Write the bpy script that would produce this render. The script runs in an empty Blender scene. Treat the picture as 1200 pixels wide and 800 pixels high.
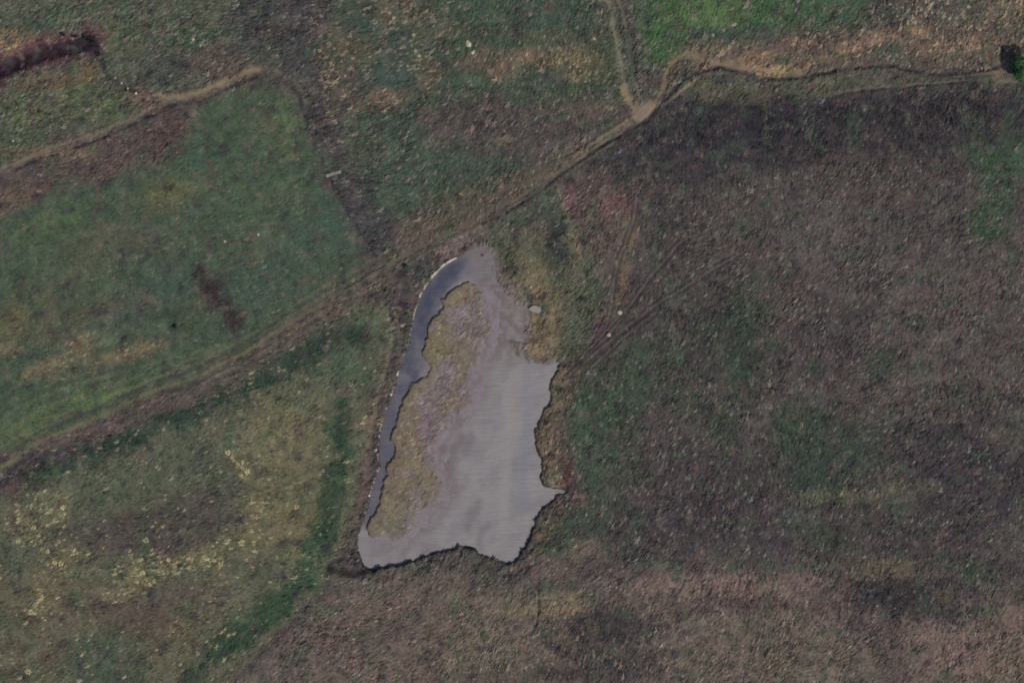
import bpy, bmesh, math, random
import numpy as np
from mathutils import Vector

# ------------------------------------------------------------------ camera, sky, sun, exposure
SC = bpy.context.scene
M = 0.35                                   # metres per photograph pixel (1200 x 800)
def wx(px): return (px - 600.0) * M
def wy(py): return (400.0 - py) * M

CAM_H = 1500.0
cam_data = bpy.data.cameras.new('camera')
cam_data.sensor_width = 36.0
cam_data.lens = 36.0 * CAM_H / (1200 * M)
cam_data.clip_start = 1.0
cam_data.clip_end = 8000.0
cam = bpy.data.objects.new('camera', cam_data)
cam.location = (0, 0, CAM_H)
SC.collection.objects.link(cam)
SC.camera = cam

SUN_EL = math.radians(46)
SUN_DIR = Vector((0.70, -0.72, 0)).normalized() * math.cos(SUN_EL) + Vector((0, 0, math.sin(SUN_EL)))
world = bpy.data.worlds.new('World')
SC.world = world
world.use_nodes = True
nt = world.node_tree
sky = nt.nodes.new('ShaderNodeTexSky')
sky.sky_type = 'NISHITA'
sky.sun_disc = False
sky.sun_elevation = SUN_EL
sky.sun_rotation = math.atan2(SUN_DIR.x, SUN_DIR.y)
sky.air_density = 1.0
sky.dust_density = 1.0
nt.links.new(sky.outputs[0], nt.nodes['Background'].inputs[0])
nt.nodes['Background'].inputs[1].default_value = 0.08

sun_data = bpy.data.lights.new('sun', 'SUN')
sun_data.energy = 3.0
sun_data.angle = math.radians(0.53)
sun_data.color = (1.0, 0.955, 0.89)
sun = bpy.data.objects.new('sun', sun_data)
sun.rotation_euler = SUN_DIR.to_track_quat('Z', 'Y').to_euler()
SC.collection.objects.link(sun)

SC.view_settings.view_transform = 'Standard'
SC.view_settings.look = 'None'
SC.view_settings.exposure = 0.0
SC.view_settings.gamma = 1.0
SC.render.engine = 'CYCLES'
SC.cycles.max_bounces = 4
SC.cycles.diffuse_bounces = 2
SC.cycles.volume_bounces = 0
SC.cycles.pixel_filter_type = 'BLACKMAN_HARRIS'
SC.cycles.filter_width = 1.8
SC.cycles.use_denoising = False

GAIN = 1.20                               # albedo per picture value, tied to the light above

RNG = np.random.default_rng(11)
random.seed(4)

# ------------------------------------------------------------------ helpers: noise, distance, masks
def _perlin(x, y, seed):
    p = np.random.default_rng(seed).permutation(512)
    xi = np.floor(x).astype(np.int64); yi = np.floor(y).astype(np.int64)
    xf = x - xi; yf = y - yi
    u = xf * xf * xf * (xf * (xf * 6 - 15) + 10); v = yf * yf * yf * (yf * (yf * 6 - 15) + 10)
    def g(ix, iy, dx, dy):
        h = p[(p[ix & 511] + iy) & 511] * (2 * math.pi / 512)
        return np.cos(h) * dx + np.sin(h) * dy
    a = g(xi, yi, xf, yf); b = g(xi + 1, yi, xf - 1, yf)
    c = g(xi, yi + 1, xf, yf - 1); d = g(xi + 1, yi + 1, xf - 1, yf - 1)
    return ((a + u * (b - a)) + v * ((c + u * (d - c)) - (a + u * (b - a)))) * 1.5

def fbm(x, y, scale, seed, octv=3):
    out = np.zeros_like(x); amp = 1.0; tot = 0; f = 1.0 / scale
    for o in range(octv):
        out += amp * _perlin(x * f + 17.3 * o, y * f - 9.1 * o, seed + o); tot += amp
        amp *= 0.55; f *= 2.03
    return out / tot

def sst(e0, e1, x):
    t = np.clip((x - e0) / (e1 - e0), 0, 1)
    return t * t * (3 - 2 * t)

def seg_dist(pts, x, y, closed=False):
    d = np.full(x.shape, 1e9)
    n = len(pts)
    for i in range(n if closed else n - 1):
        ax, ay = pts[i]; bx, by = pts[(i + 1) % n]
        dx, dy = bx - ax, by - ay
        L = dx * dx + dy * dy + 1e-9
        t = np.clip(((x - ax) * dx + (y - ay) * dy) / L, 0, 1)
        d = np.minimum(d, (x - ax - t * dx) ** 2 + (y - ay - t * dy) ** 2)
    return np.sqrt(d)

def inside(pts, x, y):
    r = np.zeros(x.shape, bool); n = len(pts)
    for i in range(n):
        ax, ay = pts[i]; bx, by = pts[(i + 1) % n]
        if ay == by: continue
        c = ((ay > y) != (by > y)) & (x < (bx - ax) * (y - ay) / (by - ay) + ax)
        r ^= c
    return r

def smooth_line(pts, n=3, closed=False):
    """Catmull-Rom, n points for each span."""
    P = [np.array(p, float) for p in pts]; out = []
    N = len(P)
    for i in range(N if closed else N - 1):
        if closed: a, b, c, d = P[i - 1], P[i], P[(i + 1) % N], P[(i + 2) % N]
        else: a, b, c, d = P[max(i - 1, 0)], P[i], P[i + 1], P[min(i + 2, N - 1)]
        for k in range(n):
            t = k / n
            out.append(tuple(0.5 * (2 * b + (c - a) * t + (2 * a - 5 * b + 4 * c - d) * t * t + (3 * b - a - 3 * c + d) * t ** 3)))
    if not closed: out.append(tuple(P[-1]))
    return out

# ------------------------------------------------------------------ the survey: outlines in photograph pixels
POND = [(562,288),(570,291),(577,299),(579,312),(580,325),(584,333),(589,338),(590,345),(596,351),(603,353),(612,362),
 (616,372),(613,384),(616,396),(611,404),(612,414),(616,421),(628,426),(640,427),(650,423),(656,424),(653,432),(647,443),(643,455),(645,465),(641,475),
 (635,484),(633,492),(627,500),(625,506),(628,516),(629,528),(633,536),(635,546),(633,557),(635,567),(642,571),(652,573),(663,574),
 (662,577),(651,579),(647,586),(638,592),(629,603),(626,613),(623,623),(618,634),(612,645),(606,654),(600,659),(594,659),(585,656),
 (575,653),(562,648),(553,641),(541,638),(534,641),(524,643),(514,646),(505,648),(496,651),(485,656),(475,660),(465,662),(455,663),
 (445,665),(437,666),(430,664),(424,656),(420,646),(418,635),(420,625),(423,617),(428,605),(432,592),(435,580),(437,570),(441,560),
 (445,551),(446,543),(444,535),(445,520),(446,508),(449,496),(452,483),(456,474),(460,464),(463,452),(467,440),(472,425),(476,412),
 (480,399),(483,386),(486,372),(489,360),(494,347),(500,336),(508,325),(515,317),(523,310),(532,305),(541,300),(551,294)]
ISLAND = [(549,327),(543,330),(535,337),(530,341),(523,346),(517,352),(519,359),(515,367),(507,372),(503,378),(501,386),(499,394),
 (498,402),(497,410),(493,417),(498,420),(503,429),(501,438),(492,445),(482,448),(480,456),(477,463),(471,468),(468,475),(466,484),(463,493),
 (463,500),(456,506),(457,513),(461,519),(462,527),(461,535),(457,541),(450,543),(452,550),(453,556),(450,563),(447,573),(445,583),
 (441,599),(434,605),(431,613),(428,621),(432,627),(441,630),(452,629),(462,631),(471,629),(480,623),(488,613),(491,602),(500,595),(510,589),
 (517,579),(522,570),(521,560),(514,555),(512,545),(516,532),(511,521),(517,506),(528,499),(536,487),(546,479),(553,470),(556,456),
 (551,441),(558,427),(566,411),(573,400),(577,389),(576,375),(577,362),(571,347),(560,335)]
POND_S = smooth_line(POND, 2, True)
ISLAND_S = ISLAND

DITCH_EAST = [(752,146),(764,134),(770,126),(780,118),(789,106),(800,94),(815,86),(840,80),(860,83),(880,88),(900,93),(940,91),(970,85),(1000,80),
 (1030,78),(1050,79),(1080,86),(1110,88),(1140,84),(1168,80)]
DITCH_MID = [(754,144),(735,155),(715,165),(690,182),(660,203),(630,225),(600,245),(565,262)]
DITCH_WEST = [(-60,228),(0,208),(25,196),(50,184),(80,176),(110,165),(140,154),(165,141),(185,131),(205,123),(230,119),(255,110),(280,98),(300,90)]
DITCH_SEAM = [(330,92),(348,110),(354,130),(364,157),(374,182),(386,205),(396,226),(410,252),(426,278),(440,300)]
BROOK = [(108,52),(118,70),(126,86),(140,100),(160,107)]
PEAT_POOL = [(-70,96),(-20,92),(0,84),(12,77),(35,69),(60,61),(85,54),(104,49)]
PATH_WEST = [(-60,221),(0,200),(25,189),(50,177),(80,169),(110,158),(140,147),(165,134),(185,124),(200,117)]
PATH_WEST_B = [(188,112),(205,115),(230,110),(255,101),(280,89),(305,81),(322,82),(337,90),(350,101),(358,118)]
EDGE_LINE = [(-60,585),(0,549),(18,539),(40,522),(75,505),(118,487),(150,472),(188,455),(225,443),(268,422),(300,405),(332,383),(370,358),(402,340),
 (430,325),(452,312),(472,301),(500,285),(530,270),(570,250),(600,232)]
PATH_MID = [(600,236),(640,206),(660,192),(690,173),(715,158),(745,139)]
RUT_A = [(706,-60),(712,0),(716,20),(722,50),(728,80),(734,105),(745,128)]
RUT_B = [(716,-60),(725,0),(731,30),(736,60),(743,90),(749,110),(757,127)]
SPUR = [(764,128),(772,115),(778,100),(780,84),(790,72),(806,62)]
DAM_TRACK = [(468,362),(463,380),(458,408),(451,432),(445,455),(439,480),(434,505),(428,530)]
QUAD_1 = [(746,228),(741,258),(727,298),(719,330),(713,368),(706,392)]
QUAD_2 = [(800,280),(770,315),(750,340),(736,362),(714,390),(690,414),(664,440)]
QUAD_3 = [(868,296),(846,309),(820,325),(790,343),(762,361),(735,383),(704,408),(685,425)]
chan = [(546,308),(532,316),(518,326),(508,342),(500,360),(494,385),(488,410),(478,435),(470,455),(462,480),(455,505),(452,525),(449,543),(443,575),(436,600),(426,618)]
GULLIES = [[(630,670),(631,705),(627,730),(617,745)], [(1018,693),(1009,715),(1000,735),(989,750)], [(808,664),(803,675),(800,685),(790,697)],
           [(822,680),(820,700),(817,714)], [(1164,703),(1169,722),(1175,744)], [(835,683),(830,695)], [(1020,742),(1008,752)]]

# ------------------------------------------------------------------ ground lattice (metres), fine in view, stretching out to the distance
STEP = 1.571                               # 0.55 m
def axis(lo, hi):
    core = np.arange(lo, hi + STEP, STEP)
    out = []; s = STEP; v = core[-1]
    while v < hi + 2600: s *= 1.22; v += s; out.append(v)
    inn = []; s = STEP; v = core[0]
    while v > lo - 2600: s *= 1.22; v -= s; inn.append(v)
    return np.concatenate([np.array(inn[::-1]), core, np.array(out)])
AX, AY = axis(-45, 1245), axis(-40, 840)
NX, NY = len(AX), len(AY)
GX, GY = np.meshgrid(AX, AY)               # [row = y pixel, col = x pixel]
X = GX.ravel(); Y = GY.ravel()
W1x, W1y = fbm(X, Y, 34, 21, 3), fbm(X, Y, 34, 31, 3)
W2x, W2y = fbm(X, Y, 7, 41, 2), fbm(X, Y, 7, 51, 2)
XW = X + 17 * W1x + 6 * W2x; YW = Y + 17 * W1y + 6 * W2y       # ragged edges
XS = X + 2.0 * W1x + 1.2 * W2x; YS = Y + 2.0 * W1y + 1.2 * W2y      # nearly true edges
PATCH = fbm(X, Y, 22, 61, 4)
PATCH2 = fbm(X, Y, 9, 71, 3)

def lin(c):
    c = np.array(c, float) / 255.0
    return np.where(c <= 0.04045, c / 12.92, ((c + 0.055) / 1.055) ** 2.4)

COV = np.tile(lin((80, 74, 70)), (X.size, 1))      # cover colour
STRAW = np.full(X.size, 0.16)                      # share of pale dead tufts
STRAWC = np.tile(lin((116, 108, 99)), (X.size, 1))
ROUGH = np.full(X.size, 1.0)                       # grain contrast
H_DITCH = np.zeros(X.size); H_RUT = np.zeros(X.size); BARE = np.zeros(X.size); CLEAR = np.zeros(X.size)

def sub(pts, pad):
    a = np.array(pts)
    return np.nonzero((X > a[:, 0].min() - pad) & (X < a[:, 0].max() + pad) & (Y > a[:, 1].min() - pad) & (Y < a[:, 1].max() + pad))[0]

def put(i, m, col=None, straw=None, strawc=None, rough=None):
    if col is not None: COV[i] += m[:, None] * (lin(col) - COV[i])
    if straw is not None: STRAW[i] += m * (straw - STRAW[i])
    if strawc is not None: STRAWC[i] += m[:, None] * (lin(strawc) - STRAWC[i])
    if rough is not None: ROUGH[i] += m * (rough - ROUGH[i])

def area(pts, col, a=1.0, soft=6, patchy=0.0, ragged=True, **k):
    i = sub(pts, 40)
    x, y = (XW[i], YW[i]) if ragged else (XS[i], YS[i])
    d = seg_dist(pts, x, y, True); d = np.where(inside(pts, x, y), -d, d)
    if ragged: soft *= 1.7
    m = sst(soft, -soft, d) * a
    if patchy: m = m * np.clip(1 - .35 * patchy + patchy * (1.8 * PATCH[i] + 1.1 * PATCH2[i]), 0, 1)
    put(i, m, col, **k)
    return i, m

def line(pts, w, col, a=1.0, soft=None, patchy=0.0, ragged=False, **k):
    i = sub(pts, w * 2 + 30)
    x, y = (XW[i], YW[i]) if ragged else (XS[i], YS[i])
    d = seg_dist(smooth_line(pts, 3), x, y)
    s = w * 0.5 if soft is None else soft
    m = sst(w + s, max(w - s, 0), d) * a
    if patchy: m = m * np.clip(1 - .35 * patchy + patchy * (1.8 * PATCH[i] + 1.1 * PATCH2[i]), 0, 1)
    put(i, m, col, **k)
    if w < 5: CLEAR[i] = np.maximum(CLEAR[i], m)
    return i, m

def blob(cx, cy, rx, ry, col, a=1.0, ang=0.0, rag=0.9, **k):
    R = max(rx, ry) * 1.9
    i = np.nonzero((abs(X - cx) < R) & (abs(Y - cy) < R))[0]
    t = math.radians(ang); dx, dy = X[i] - cx, Y[i] - cy
    u = (dx * math.cos(t) + dy * math.sin(t)) / rx; v = (-dx * math.sin(t) + dy * math.cos(t)) / ry
    r = np.sqrt(u * u + v * v) + rag * (0.75 * PATCH[i] + 0.55 * PATCH2[i])
    m = sst(1.45, 0.25, r) * min(1.0, a * 1.3) * np.clip(.9 + .9 * PATCH2[i], .3, 1)
    put(i, m, col, **k)
    return i, m

# ------------------------------------------------------------------ ground cover, field by field
# brown heather moor (the whole east), olive grass in the far corners
put(np.arange(X.size), sst(-0.15, 0.45, PATCH + 0.3 * W1x) * 0.45, (86, 82, 73))
put(np.arange(X.size), sst(0.05, 0.5, W1y) * 0.5, (70, 66, 67))
area([(740,150),(800,112),(900,100),(1000,110),(1100,100),(1260,98),(1260,175),(1120,190),(1000,180),(900,195),(820,215),(740,215),(690,190)],
     (58,56,59), 1.0, 14, 0.3, straw=0.08, strawc=(94,90,90))
area([(780,100),(830,90),(900,98),(1000,88),(1080,94),(1100,97),(1010,106),(960,113),(860,118),(800,120)], (86,86,73), 0.95, 5, 0.3)
for b in [(960,290,75,60,(86,80,75),.6),(1080,340,80,60,(86,80,74),.55),(1120,420,90,60,(88,82,75),.5),(1040,215,60,30,(80,70,66),.6),
          (800,250,60,40,(72,68,66),.6),(880,250,50,40,(84,80,72),.55),(820,340,40,30,(76,70,66),.6),(980,390,80,50,(76,70,69),.6),
          (880,600,110,60,(74,69,69),.6),(790,560,70,60,(76,70,68),.6),(1140,560,80,60,(70,66,68),.65),(1080,650,60,30,(72,66,66),.5),
          (1010,470,50,30,(82,76,70),.5),(930,345,40,50,(84,72,66),.45),(1190,330,40,60,(92,84,76),.5),(700,540,30,60,(82,78,70),.5)]:
    blob(*b[:4], b[4], b[5], straw=0.18)
for b in [(1150,170,38,26),(1165,215,22,45),(1155,265,26,22),(1195,180,20,40)]: blob(*b, (64,82,64), .9, rough=.7)
for b in [(805,468,20,26),(712,545,28,22),(695,490,22,40),(930,500,34,30),(985,525,45,30),(950,565,50,26),(865,440,24,36),(875,370,26,46),(1145,668,22,16),
          (690,610,40,26),(845,505,26,30),(1030,425,20,20),(760,420,36,26),(740,455,40,30),(660,640,24,40),(960,625,40,16),(1190,700,14,12),(1095,745,14,12),
          (1105,790,14,12),(820,775,30,14),(870,790,40,12),(1040,590,30,9)]:
    blob(*b, (64,75,62), .8, ang=random.uniform(-20, 20), rough=.75)
for b in [(990,580,55,8,(112,106,86)),(1060,570,32,9,(108,104,84)),(1170,515,30,18,(98,92,74)),(1030,665,60,16,(96,90,74)),(1105,695,16,6,(100,90,66)),
          (1170,780,30,18,(120,112,84))]:
    blob(*b[:4], b[4], .7, straw=.2)
for b in [(835,395,75,55,(58,66,59),.6,30),(720,500,40,110,(62,76,62),.55,0),(970,535,85,55,(58,70,60),.6,10),(1130,540,90,60,(62,58,61),.6,0),(830,560,80,55,(68,62,62),.5,0),(850,150,130,34,(54,52,56),.6,-4),
          (1100,150,110,30,(62,57,58),.5,0),(960,285,60,48,(88,82,77),.55,0),(1110,345,90,50,(90,83,77),.5,0),(830,275,60,50,(80,75,68),.4,0),(800,620,110,32,(66,61,62),.5,5),(1050,620,90,30,(66,63,60),.45,8),(1185,420,50,60,(86,79,74),.5,0)]:
    blob(*b[:4], b[4], b[5], b[6], rag=.7)
# pale tan slope along the bottom
area([(560,676),(620,700),(680,690),(760,672),(840,664),(920,668),(985,690),(1040,722),(1110,738),(1150,705),(1260,680),(1260,860),(560,860),(380,860),(330,790),(390,700),(470,672)],
     (107,97,85), 0.9, 14, 0.5, straw=.10, strawc=(140,126,110))
for b in [(560,790,60,22,(84,79,72),.6),(480,725,90,40,(98,86,78),.5),(430,760,60,30,(92,80,76),.5),(715,740,64,40,(62,57,58),.95),(700,785,80,22,(72,67,63),.75),(640,712,44,12,(118,110,90),.8),(660,700,40,10,(112,104,86),.6),
          (1040,698,74,22,(54,50,54),1),(1100,722,34,14,(66,63,64),.8),(960,700,40,16,(100,84,80),.6),(870,705,60,12,(88,72,74),.6),(830,684,120,15,(116,100,90),.75),
          (930,765,70,22,(100,94,82),.6),(1050,780,30,40,(84,72,70),.6),(1120,765,60,40,(116,98,88),.7),(1185,725,24,24,(116,96,88),.6),(1080,740,30,16,(108,94,84),.6),
          (520,760,40,20,(106,96,82),.5),(360,760,50,14,(84,74,72),.5),(590,735,24,20,(94,88,78),.5),(1010,730,30,20,(78,70,70),.6)]:
    blob(*b[:4], b[4], b[5], straw=.12)
# shore strip east of the pond, greens and the reddish hollow
line([(662,432),(648,470),(640,500),(645,530),(655,560)], 16, (112,98,80), .8, 8, .6, True, straw=.15, strawc=(150,132,106))
line([(655,600),(640,620),(628,645)], 10, (100,92,76), .7, 7, .5, True)
line([(690,430),(682,470),(676,510),(690,560)], 13, (66,79,64), .85, 8, .6, True)
blob(664,552,10,22,(84,58,58),.85); blob(660,578,10,6,(48,62,56),.8); blob(676,585,12,10,(110,92,82),.7)
blob(690,645,30,14,(112,98,86),.6); blob(645,665,40,16,(104,90,82),.6)
# ground north-east of the pond
area([(570,285),(580,262),(600,245),(655,215),(672,275),(690,320),(700,380),(672,420),(655,424),(620,420),(612,360),(590,340),(580,320)], (84,84,70), .9, 8, .4)
line([(585,262),(610,250),(640,225)], 12, (70,78,68), .7, 8, .5, True)
blob(652,285,15,32,(48,54,54),.95); blob(645,250,18,18,(62,70,64),.7)
blob(622,320,20,22,(104,97,79),.7,straw=.3,strawc=(138,130,106)); blob(608,345,18,10,(98,88,78),.6)
area([(616,366),(650,362),(652,400),(650,421),(640,426),(620,424),(616,398)], (120,106,87), .95, 6, .3, straw=.2, strawc=(138,124,102))
blob(602,338,16,12,(112,100,90),.8); blob(632,345,20,14,(110,99,82),.7)
area([(655,205),(748,205),(742,262),(722,300),(712,340),(688,318),(672,268)], (94,80,74), .8, 9, .6, straw=.1, strawc=(140,118,108))
blob(668,238,9,22,(106,78,82),.8,-12); blob(722,240,24,16,(104,80,78),.7)
line([(652,215),(659,240),(668,265),(673,283),(681,300),(684,314)], 1.6, (128,116,96), .7, 1.5, .8)
line([(740,262),(732,300),(722,345),(712,372)], 9, (112,98,78), .7, 6, .6)
blob(692,330,16,34,(78,86,72),.7); blob(680,372,14,30,(82,88,74),.6); blob(705,392,12,14,(104,82,84),.7)
# pasture in the north-west
area([(228,124),(268,106),(322,98),(352,128),(372,180),(388,215),(420,280),(440,300),(402,335),(330,382),(268,420),(188,453),(118,485),(40,520),(-60,580),(-60,262),(0,250),(70,218),(150,205),(195,188),(215,155)],
     (69,79,66), 1.0, 7, 0, rough=.55, straw=.02, strawc=(108,108,84))
for b in [(205,225,50,22,(88,90,68),.7),(330,150,28,34,(86,92,72),.6),(60,262,50,16,(76,90,66),.6),(110,300,60,30,(82,82,68),.55),(240,190,40,20,(64,80,68),.6),(60,340,60,30,(76,80,68),.6),
          (20,380,40,24,(96,92,72),.6),(150,360,60,22,(70,80,72),.5),(300,330,50,30,(68,80,72),.6),(350,280,40,40,(70,82,72),.6),(390,265,16,40,(64,78,70),.6),(90,470,70,16,(78,88,66),.7),(30,500,40,16,(84,92,68),.7),(130,465,34,8,(80,92,65),.7),
          (240,250,60,30,(74,84,70),.5),(180,280,50,30,(78,80,70),.5),(310,240,50,30,(76,88,72),.5),(300,290,30,20,(80,84,70),.5),(90,375,60,18,(86,80,68),.5),(200,330,40,30,(66,78,70),.5)]:
    blob(*b[:4], b[4], b[5], ang=-22)
for b in [(233,320,9,14),(245,340,10,12),(258,355,14,13),(275,378,16,14),(250,332,16,14)]: blob(*b, (58,49,52), 1, rag=1.0, rough=1)
blob(205,381,5,6,(48,52,56),.9,rag=.4)
for b in [(80,420,50,9,-25),(40,435,22,7,-30),(100,395,26,8,-20),(10,410,16,9,0),(190,240,12,5,0),(110,425,60,10,-20),(170,410,40,9,-20)]: blob(*b[:4], (104,94,78), .6, b[4], straw=.35, strawc=(150,136,108), rough=.9)
for k in range(7):                                                        # mowing lines beside the boundary
    o = 8 + 8 * k
    line([(-50,575 - o),(40,516 - o),(118,481 - o * .8),(188,450 - o * .55),(268,417 - o * .3)], 1.6, (100,104,78) if k % 2 else (66,76,66), .45, 2, .6)
# reddish heath between the western path and the pasture
area([(205,122),(232,122),(216,155),(196,188),(150,204),(70,218),(0,250),(-60,262),(-60,228),(0,208),(80,176),(140,154)], (82,72,68), .95, 5, .3, straw=.12, strawc=(124,98,86))
blob(195,150,20,30,(80,64,64),.7); blob(20,232,30,12,(100,84,72),.6)
# ground north of the western path
area([(-60,-60),(330,-60),(330,82),(300,82),(255,100),(200,114),(140,146),(50,176),(-60,220)], (80,84,72), .95, 6, .25)
for b in [(60,25,60,20,(76,86,74),.6),(130,35,40,26,(88,92,76),.5),(30,130,36,26,(86,92,72),.6),(90,115,34,24,(88,94,72),.6),(20,165,40,16,(70,80,66),.6),(130,130,16,16,(84,92,66),.7),
          (190,85,34,24,(70,72,70),.8),(260,75,40,30,(92,78,72),.75),(220,45,30,16,(68,84,70),.6),(300,30,44,50,(68,68,68),.8),(165,115,20,14,(100,82,72),.7),(105,165,50,10,(88,74,70),.7),
          (60,95,46,10,(98,84,70),.7),(12,52,30,14,(124,104,80),.85),(45,48,24,8,(104,82,72),.8),(105,85,12,14,(104,90,72),.6),(60,180,60,8,(120,102,80),.5),(102,122,6,8,(58,60,64),.9)]:
    blob(*b[:4], b[4], b[5], straw=.12)
blob(63,51,9,5,(138,118,92),.95,rag=.3)
# dark seam between pasture and the northern meadow
area([(335,-60),(400,-60),(380,40),(420,100),(400,150),(405,200),(440,225),(470,262),(440,305),(418,285),(396,232),(376,186),(362,150),(352,110),(335,92)], (68,66,68), .9, 8, .3, straw=.08)
# northern meadow
area([(400,-60),(712,-60),(720,40),(735,115),(690,160),(600,225),(530,262),(470,285),(455,262),(420,205),(405,150),(425,100),(385,45)], (67,77,65), .95, 9, .2, rough=.7)
for b in [(395,80,36,56,(86,79,68),.6,.4),(420,60,30,16,(90,82,70),.5,.35),(470,15,40,24,(92,82,72),.6,.45),(485,55,22,30,(90,82,70),.7,.45),(500,95,16,24,(94,84,74),.7,.4),(400,120,20,40,(88,80,72),.6,.3),
          (450,118,26,16,(116,92,80),.7,.2),(565,72,30,14,(104,84,76),.75,.3),(590,85,26,12,(110,88,76),.7,.3),(530,30,30,20,(88,84,72),.6,.2),(618,65,24,12,(116,94,80),.8,.3),(670,70,44,18,(100,90,72),.75,.45),
          (690,85,26,14,(96,90,72),.6,.4),(640,42,50,10,(86,78,70),.6,.15),(700,45,20,20,(82,82,72),.5,.2),(690,130,50,14,(100,88,74),.6,.4)]:
    blob(*b[:4], b[4], b[5] * .85, straw=b[6], strawc=(150,134,108))
area([(490,122),(560,112),(640,125),(735,122),(742,138),(690,165),(630,190),(560,178),(500,168)], (84,72,72), .85, 8, .5, straw=.15, strawc=(128,106,98))
for b in [(470,55,26,30,(64,76,70),.7),(455,90,34,14,(66,76,72),.8),(560,10,60,30,(66,80,68),.7),(650,20,60,24,(66,78,68),.7),(500,195,70,16,(66,78,70),.7),(580,200,40,16,(72,82,72),.6),(480,225,40,24,(68,80,70),.7),
          (540,100,40,9,(66,78,66),.6),(640,95,22,14,(70,80,70),.7),(690,110,30,10,(78,86,72),.6),(470,150,30,30,(68,76,70),.5),(430,30,30,12,(62,74,70),.5)]:
    blob(*b[:4], b[4], b[5])
area([(455,262),(530,225),(600,205),(650,185),(690,165),(700,172),(600,240),(530,275),(470,305),(420,330),(410,325),(440,300)], (92,80,72), .75, 8, .5, straw=.15, strawc=(136,116,98))
blob(445,280,22,26,(66,64,68),.7)
# bright green field and sandy bank along the northern edge
area([(738,-60),(1035,-60),(1030,10),(1005,30),(900,45),(800,62),(770,80),(748,70)], (66,82,66), .95, 9, .2, rough=.6)
blob(830,15,60,22,(82,100,68),.8); blob(775,40,24,40,(72,92,66),.7); blob(910,12,60,24,(70,90,66),.6); blob(870,40,60,9,(64,74,66),.7,straw=.2)
area([(790,75),(810,60),(860,52),(950,38),(1040,20),(1100,-60),(1260,-60),(1260,85),(1140,82),(1080,82),(1030,75),(970,82),(900,90),(850,80),(815,82)], (94,84,74), .9, 9, .4, straw=.3, strawc=(150,132,110))
for b in [(1020,48,32,9,(134,112,96),.75,-18),(985,62,34,8,(126,106,88),.7,-18),(1100,55,40,14,(120,102,86),.65,0),(1135,52,20,11,(132,110,94),.7,0),(915,82,36,7,(146,124,94),.85,-6),(880,72,34,10,(126,104,84),.75,-8),(850,60,40,6,(112,94,80),.7,0),
          (820,62,24,6,(108,92,78),.6,0),(1075,35,14,12,(136,116,88),.6,0),(945,55,40,10,(102,84,78),.7,0),(1050,66,30,9,(86,84,76),.8,0),(1045,60,14,9,(72,82,74),.8,0)]:
    blob(*b[:4], b[4], b[5], b[6], straw=.25, strawc=(164,140,112))
blob(1090,15,60,18,(78,76,72),.7,straw=.35,strawc=(158,144,118)); blob(1040,10,30,14,(72,72,70),.6,straw=.3); blob(1180,20,40,20,(84,84,72),.5,straw=.25,strawc=(150,138,112))
blob(1160,62,20,14,(100,88,76),.6)
# lower left: bank along the boundary, green strip, tan meadow
area([(-60,590),(0,551),(40,525),(75,508),(118,490),(188,458),(268,425),(300,408),(370,362),(430,330),(470,308),(490,320),(470,345),(430,350),(380,385),(300,432),(230,470),(150,505),(75,545),(0,580),(-60,620)],
     (86,76,72), .9, 6, .3, straw=.08, strawc=(128,104,92))
blob(20,555,36,14,(52,52,58),.8,-28); blob(60,535,40,12,(62,58,64),.7,-22); blob(110,500,50,9,(90,74,72),.6,-20); blob(450,328,14,8,(96,84,74),.6)
area([(-60,640),(0,585),(75,548),(150,508),(230,472),(300,435),(380,388),(432,352),(462,360),(455,410),(440,470),(430,540),(418,610),(405,660),(388,685),(310,755),(250,860),(-60,860)], (84,86,72), .97, 7, .15, straw=.05, rough=.55, strawc=(150,142,112))
blob(400,420,40,40,(74,84,70),.75); blob(425,385,30,24,(78,86,70),.7); blob(330,395,50,12,(84,80,70),.6,-25); blob(380,365,30,10,(94,82,72),.6,-28)
for b in [(330,520,70,66,(104,100,81),.9),(300,600,40,40,(100,96,78),.6),(350,620,40,50,(102,96,76),.6),(230,545,60,40,(82,86,74),.6),(150,560,70,30,(82,88,74),.6),(60,590,60,30,(84,88,74),.6),(110,625,60,26,(72,70,66),.6),
          (180,630,70,32,(76,66,64),.7),(235,600,50,28,(74,66,63),.7),(60,690,70,50,(100,92,76),.6),(160,720,90,30,(86,74,66),.75),(130,775,44,40,(66,76,66),.8),(210,770,60,30,(96,88,74),.5),(250,690,50,30,(96,92,78),.5),(30,770,40,40,(96,86,74),.5),
          (20,650,20,40,(76,84,74),.5),(270,580,20,40,(76,74,70),.5),(200,690,60,12,(84,74,70),.5)]:
    blob(*b[:4], b[4], b[5])
line([(40,556),(75,545),(110,530),(170,505),(235,480),(300,449),(370,407),(425,390)], 12, (50,64,55), 1, 6, .35, True)
line([(398,480),(396,540),(386,600),(372,640),(355,682),(320,712),(280,742),(225,792)], 14, (54,71,56), 1, 7, .25, True, rough=.7)
line([(416,520),(412,580),(402,640)], 8, (84,90,70), .6, 6, .4, True)
for b in [(280,540,11,20),(200,664,64,11),(288,628,26,18),(45,605,40,26),(45,705,16,24),(150,690,30,12),(300,600,14,30),(80,655,30,16),(440,492,30,8),(160,660,30,14),(245,650,30,14),(215,735,20,10)]:
    blob(*b, (104,99,80), .6, -18, straw=.5, strawc=(172,162,124), rough=1.2)
line([(300,585),(330,568),(352,556),(380,543),(402,531)], 1.6, (80,74,64), .7, 1.5)
area([(392,680),(356,716),(310,760),(262,805),(262,860),(470,860),(560,700),(470,670),(420,672)], (96,84,78), .7, 8, .5, straw=.1)
line([(388,684),(355,718),(310,762),(255,815)], 5, (70,62,64), .75, 5, .3)
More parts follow.
